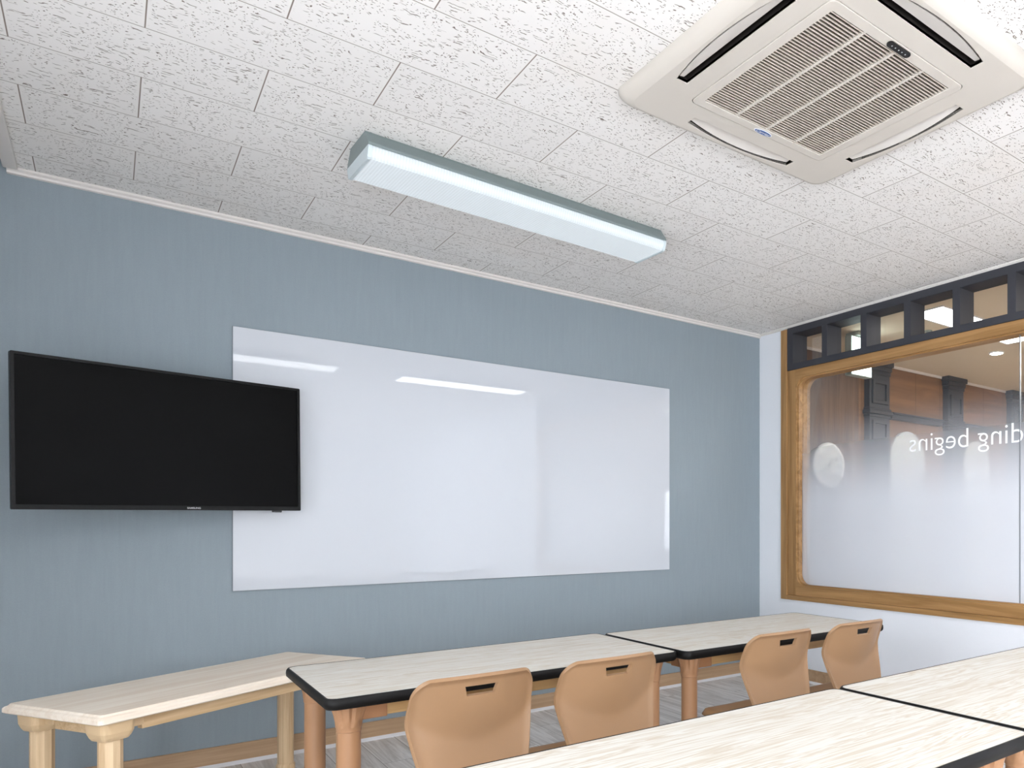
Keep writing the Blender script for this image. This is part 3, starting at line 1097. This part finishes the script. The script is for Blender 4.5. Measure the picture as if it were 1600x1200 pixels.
def make_table(name, label):
    W, D = 1.17, 0.60
    t = thing(name, label, 'table', group='long pale tables with black edging')
    bm = bmesh.new()
    loft(bm, [[(x, y, z) for x, y in rrect(-W / 2 + .007, -D / 2 + .007, W / 2 - .007, D / 2 - .007, 0.026, 6)] for z in (TT - 0.026, TT)])
    link('tabletop', bm, M['ttop'], t)
    bm = bmesh.new()
    sec = [(0.0085, 0.0006), (0.004, 0.0004), (0.0, -0.006), (-0.001, -0.015), (0.0, -0.024), (0.006, -0.031), (0.016, -0.031), (0.016, -0.0265), (0.0085, -0.0262)]
    rings = []
    for ins, dz in sec:
        rings.append([(x, y, TT + dz) for x, y in rrect(-W / 2 + ins, -D / 2 + ins, W / 2 - ins, D / 2 - ins, 0.033 - ins * 0.8, 6)])
    rings.append(rings[0])
    loft(bm, rings, cap=False)
    bmesh.ops.remove_doubles(bm, verts=bm.verts[:], dist=1e-6)
    link('edge_band', bm, M['edge'], t, smooth=True)['label'] = 'black rounded edging'
    lx, ly = W / 2 - 0.074, D / 2 - 0.080
    zt = TT - 0.031
    for sx in (-1, 1):
        for sy in (-1, 1):
            bm = bmesh.new()
            fl = lambda z: 0.16 if z > zt - 0.052 else 0.0
            prof = [(0.030, 0.0), (0.034, 0.002), (0.034, 0.03), (0.031, 0.036), (0.0305, zt - 0.078), (0.0325, zt - 0.076), (0.0325, zt - 0.066),
                    (0.034, zt - 0.064), (0.035, zt - 0.05), (0.039, zt - 0.03), (0.046, zt - 0.008), (0.047, zt)]
            lathe(bm, prof, 32, (sx * lx, sy * ly), fl)
            link('leg', bm, M['tan_leg'], t, smooth=True)
    for sy in (-1, 1):
        bm = bmesh.new()
        box(bm, (-lx + 0.085, sy * ly - 0.011, zt - 0.046), (lx - 0.085, sy * ly + 0.011, zt))
        link('apron_rail', bm, M['pine'], t, bevel=0.002)
    for sx in (-1, 1):
        bm = bmesh.new()
        box(bm, (sx * lx - 0.011, -ly + 0.085, zt - 0.046), (sx * lx + 0.011, ly - 0.085, zt))
        link('apron_rail', bm, M['pine'], t, bevel=0.002)
        for sy in (-1, 1):
            bm = bmesh.new()
            box(bm, (min(sx * lx, sx * (lx - 0.098)), sy * ly - 0.015, zt - 0.050), (max(sx * lx, sx * (lx - 0.098)), sy * ly + 0.015, zt - 0.001))
            box(bm, (sx * lx - 0.015, min(sy * ly, sy * (ly - 0.098)), zt - 0.050), (sx * lx + 0.015, max(sy * ly, sy * (ly - 0.098)), zt - 0.001))
            link('corner_bracket', bm, M['tan_block'], t, bevel=0.002)
    return t


tb = make_table('classroom_table', 'pale black-edged table in the far row, next to the wooden bench')
spots = [(1.030, 2.475, None), (2.210, 2.450, 'pale table with black edging in the far row nearest the interior window'),
         (1.019, 1.117, 'large foreground pale table with black edging, its corner pointing to the lower right'),
         (2.196, 1.122, 'pale black-edged table cut off by the right side of the photo, in the near row')]
for i, (x, y, lab) in enumerate(spots):
    o = tb if i == 0 else copy_tree(tb)
    o.location = (x, y, 0)
    if lab:
        o['label'] = lab


def make_chair(label):
    """moulded chair; local +Y is the way the sitter faces, origin on the floor below the backrest"""
    t = thing('classroom_chair', label, 'chair', group='tan moulded chairs at the far tables')
    ZB, ZT = 0.395, 0.700
    HWID = 0.169

    def half(z):
        q = (z - ZB) / (ZT - ZB)
        # narrow waist at the bottom, full width in the upper half
        a = 0.118 + (HWID - 0.118) * min(1, max(0, q / 0.62)) ** 0.62
        a -= 0.012 * max(0, (q - 0.55) / 0.45) ** 1.5
        r = 0.045
        d = z - (ZT - r)
        if d > 0:
            a = a - r + math.sqrt(max(0, r * r - d * d * 0.9))
        return a
    zs = [ZB + (ZT - 0.045 - ZB) * i / 24 for i in range(25)] + [ZT - 0.045 + 0.045 * math.sin(PI / 2 * j / 14) for j in range(1, 15)]
    hz0, hz1 = 0.647, 0.674
    zs = sorted([z for z in zs if min(abs(z - hz0), abs(z - hz1)) > 0.004] + [hz0, hz1])
    hx = 0.043
    nu = 29
    us = [-1 + 2 * i / (nu - 1) for i in range(nu)]

    def yof(x, z):
        u = x / 0.158
        q = (z - ZB) / (ZT - ZB)
        # S-curve: lumbar pushed forward about mid height, top leaning back
        # (the fold between the two runs lower in the middle than at the sides)
        k0 = 0.40 + 0.22 * u * u
        d = q - k0
        y = -0.115 * (math.sqrt(d * d + 0.006) - 0.0775) * (1.0 if d > 0 else 0.85)
        y += 0.026 * u * u
        e = max(0, 1 - min(half(z) - abs(x), ZT - z) / 0.015)
        y -= 0.009 * e ** 1.5
        return y
    bm = bmesh.new()
    grid = []
    for z in zs:
        row = []
        w = half(z)
        for u in us:
            x = w * u
            # pull the columns next to the hand hole onto its sides
            zz = z - 0.010 * (x / HWID) ** 2 * max(0, (z - ZB) / (ZT - ZB)) ** 2
            row.append(bm.verts.new((x, yof(x, z), zz)))
        grid.append(row)
    i0, i1 = zs.index(hz0), zs.index(hz1)
    mid = nu // 2
    nh = 4
    for i in range(len(zs)):
        if i0 <= i <= i1:
            # columns inside the hole region are re-spaced so that its sides are straight, slightly slanted
            f = (i - i0) / (i1 - i0)
            hw = hx - 0.007 * (1 - f)
            w = half(zs[i])
            for j in range(nu):
                k = j - mid
                if abs(k) <= nh:
                    x = hw * k / nh
                else:
                    x = math.copysign(hw + (w - hw) * (abs(k) - nh) / (mid - nh), k)
                grid[i][j].co = (x, yof(x, zs[i]), grid[i][j].co.z)
    for i in range(len(zs) - 1):
        for j in range(nu - 1):
            if i0 <= i < i1 and mid - nh <= j < mid + nh:
                continue
            bm.faces.new((grid[i][j], grid[i][j + 1], grid[i + 1][j + 1], grid[i + 1][j]))
    o = link('backrest', bm, M['tan'], t)
    s = o.modifiers.new('solid', 'SOLIDIFY')
    s.thickness = 0.010
    s.offset = 0
    b = o.modifiers.new('bevel', 'BEVEL')
    b.width = 0.0035
    b.segments = 3
    b.limit_method = 'ANGLE'
    b.angle_limit = math.radians(50)
    for p in o.data.polygons:
        p.use_smooth = True
    # seat
    bm = bmesh.new()
    SY0, SY1, SZ = -0.030, 0.266, 0.390
    n, m = 24, 24
    g = []
    for i in range(m + 1):
        v = i / m
        y = SY0 + (SY1 - SY0) * v
        row = []
        w = 0.146 + 0.022 * min(1, v * 2.2)
        r = 0.05
        if y > SY1 - r:
            w = w - r + math.sqrt(max(0, r * r - (y - SY1 + r) ** 2 * 0.97))
        for j in range(n + 1):
            u = -1 + 2 * j / n
            z = SZ - 0.010 * math.cos(u * PI / 2) * math.sin(PI * min(1, v)) + 0.028 * max(0, 0.12 - v) / 0.12
            e = max(0, (abs(u) - 0.86) / 0.14, (v - 0.88) / 0.12)
            z -= 0.022 * e ** 2
            row.append(bm.verts.new((w * u, y, z)))
        g.append(row)
    for i in range(m):
        for j in range(n):
            bm.faces.new((g[i][j], g[i][j + 1], g[i + 1][j + 1], g[i + 1][j]))
    o = link('seat', bm, M['tan'], t)
    s = o.modifiers.new('solid', 'SOLIDIFY')
    s.thickness = 0.010
    s.offset = 0
    for p in o.data.polygons:
        p.use_smooth = True
    for sx in (-1, 1):
        bm = bmesh.new()
        tube(bm, [(sx * 0.160, 0.255, 0.0), (sx * 0.138, 0.232, 0.352)], 0.011)
        link('leg', bm, M['brown_steel'], t, smooth=True)
        bm = bmesh.new()
        tube(bm, [(sx * 0.160, -0.055, 0.0), (sx * 0.136, 0.015, 0.352)], 0.011)
        link('leg', bm, M['brown_steel'], t, smooth=True)
        bm = bmesh.new()
        tube(bm, [(sx * 0.136, 0.008, 0.354), (sx * 0.138, 0.238, 0.354)], 0.011)
        link('seat_rail', bm, M['brown_steel'], t, smooth=True)
        bm = bmesh.new()
        tube(bm, [(sx * 0.085, 0.05, 0.366), (sx * 0.085, -0.03, 0.370), (sx * 0.085, -0.062, 0.392), (sx * 0.085, -0.044, 0.445)], 0.009)
        link('back_bracket', bm, M['brown_steel'], t, smooth=True)
    for y in (0.03, 0.21):
        bm = bmesh.new()
        tube(bm, [(-0.135, y, 0.354), (0.135, y, 0.354)], 0.010)
        link('cross_bar', bm, M['brown_steel'], t, smooth=True)
    return t


ch = make_chair('tan moulded chair nearest the camera at the table beside the wooden bench')
chairs = [(0.741, 1.905, 0.0, None),
          (1.143, 1.890, 0.0, 'tan moulded chair at the bench-side far table, right of the nearest one'),
          (1.876, 1.925, 0.0, 'tan moulded chair at the left half of the table nearest the window'),
          (2.301, 1.925, 0.0, 'tan moulded chair furthest right, in front of the white wall')]
for i, (x, y, rz, lab) in enumerate(chairs):
    o = ch if i == 0 else copy_tree(ch)
    o.location = (x, y, 0)
    o.rotation_euler = (0, 0, rz)
    if lab:
        o['label'] = lab

# low wooden bench by the wall, turned towards it
BZ = 0.52
bl = Vector((-0.259, 3.228))
ang = math.radians(30.6)
bn = thing('wooden_bench', 'low natural wood bench standing by the blue grey wall at the left', 'bench', (bl.x, bl.y, 0), (0, 0, ang))
# local: X along the bench from its left end, -Y towards the camera, the back edge is Y = 0
BL, BW = 1.015, 0.472
bm = bmesh.new()
rings = []
for ins, dz in ((0.006, -0.030), (0.0, -0.026), (0.0, -0.014), (0.004, -0.009), (0.010, -0.006), (0.014, 0.0)):
    rings.append([(x, y, BZ + dz) for x, y in rrect(ins, -BW + ins, BL - ins, -ins, 0.012, 4)])
loft(bm, rings)
link('bench_top', bm, M['bench_top'], bn, bevel=0.001)
for x in (0.072, BL - 0.072):
    for y in (-0.072, -BW + 0.072):
        zt = BZ - 0.030
        bm = bmesh.new()
        lathe(bm, [(0.034, 0.0), (0.036, 0.004), (0.036, 0.05), (0.031, 0.056), (0.031, zt - 0.045)], 10, (x, y))
        lg = link('leg', bm, M['bench_leg'], bn)
        bm = bmesh.new()
        rings = []
        for s, z in ((0.036, zt - 0.060), (0.042, zt - 0.050), (0.047, zt - 0.036), (0.049, zt)):
            rings.append([(x + u, y + v, z) for u, v in rrect(-s, -s, s, s, s * 0.45, 5)])
        loft(bm, rings)
        sx = 1 if x < BL / 2 else -1
        sy = 1 if y < -BW / 2 else -1
        box(bm, (min(x, x + sx * 0.085), y - 0.017, zt - 0.036), (max(x, x + sx * 0.085), y + 0.017, zt - 0.001))
        box(bm, (x - 0.017, min(y, y + sy * 0.085), zt - 0.036), (x + 0.017, max(y, y + sy * 0.085), zt - 0.001))
        link('leg_block', bm, M['bench_block'], bn, bevel=0.002)
for y in (-0.072, -BW + 0.072):
    bm = bmesh.new()
    box(bm, (0.155, y - 0.011, BZ - 0.080), (BL - 0.155, y + 0.011, BZ - 0.030))
    link('apron_rail', bm, M['bench_rail'], bn, bevel=0.002)
for x in (0.072, BL - 0.072):
    bm = bmesh.new()
    box(bm, (x - 0.011, -BW + 0.155, BZ - 0.080), (x + 0.011, -0.155, BZ - 0.030))
    link('apron_rail', bm, M['bench_rail'], bn, bevel=0.002)
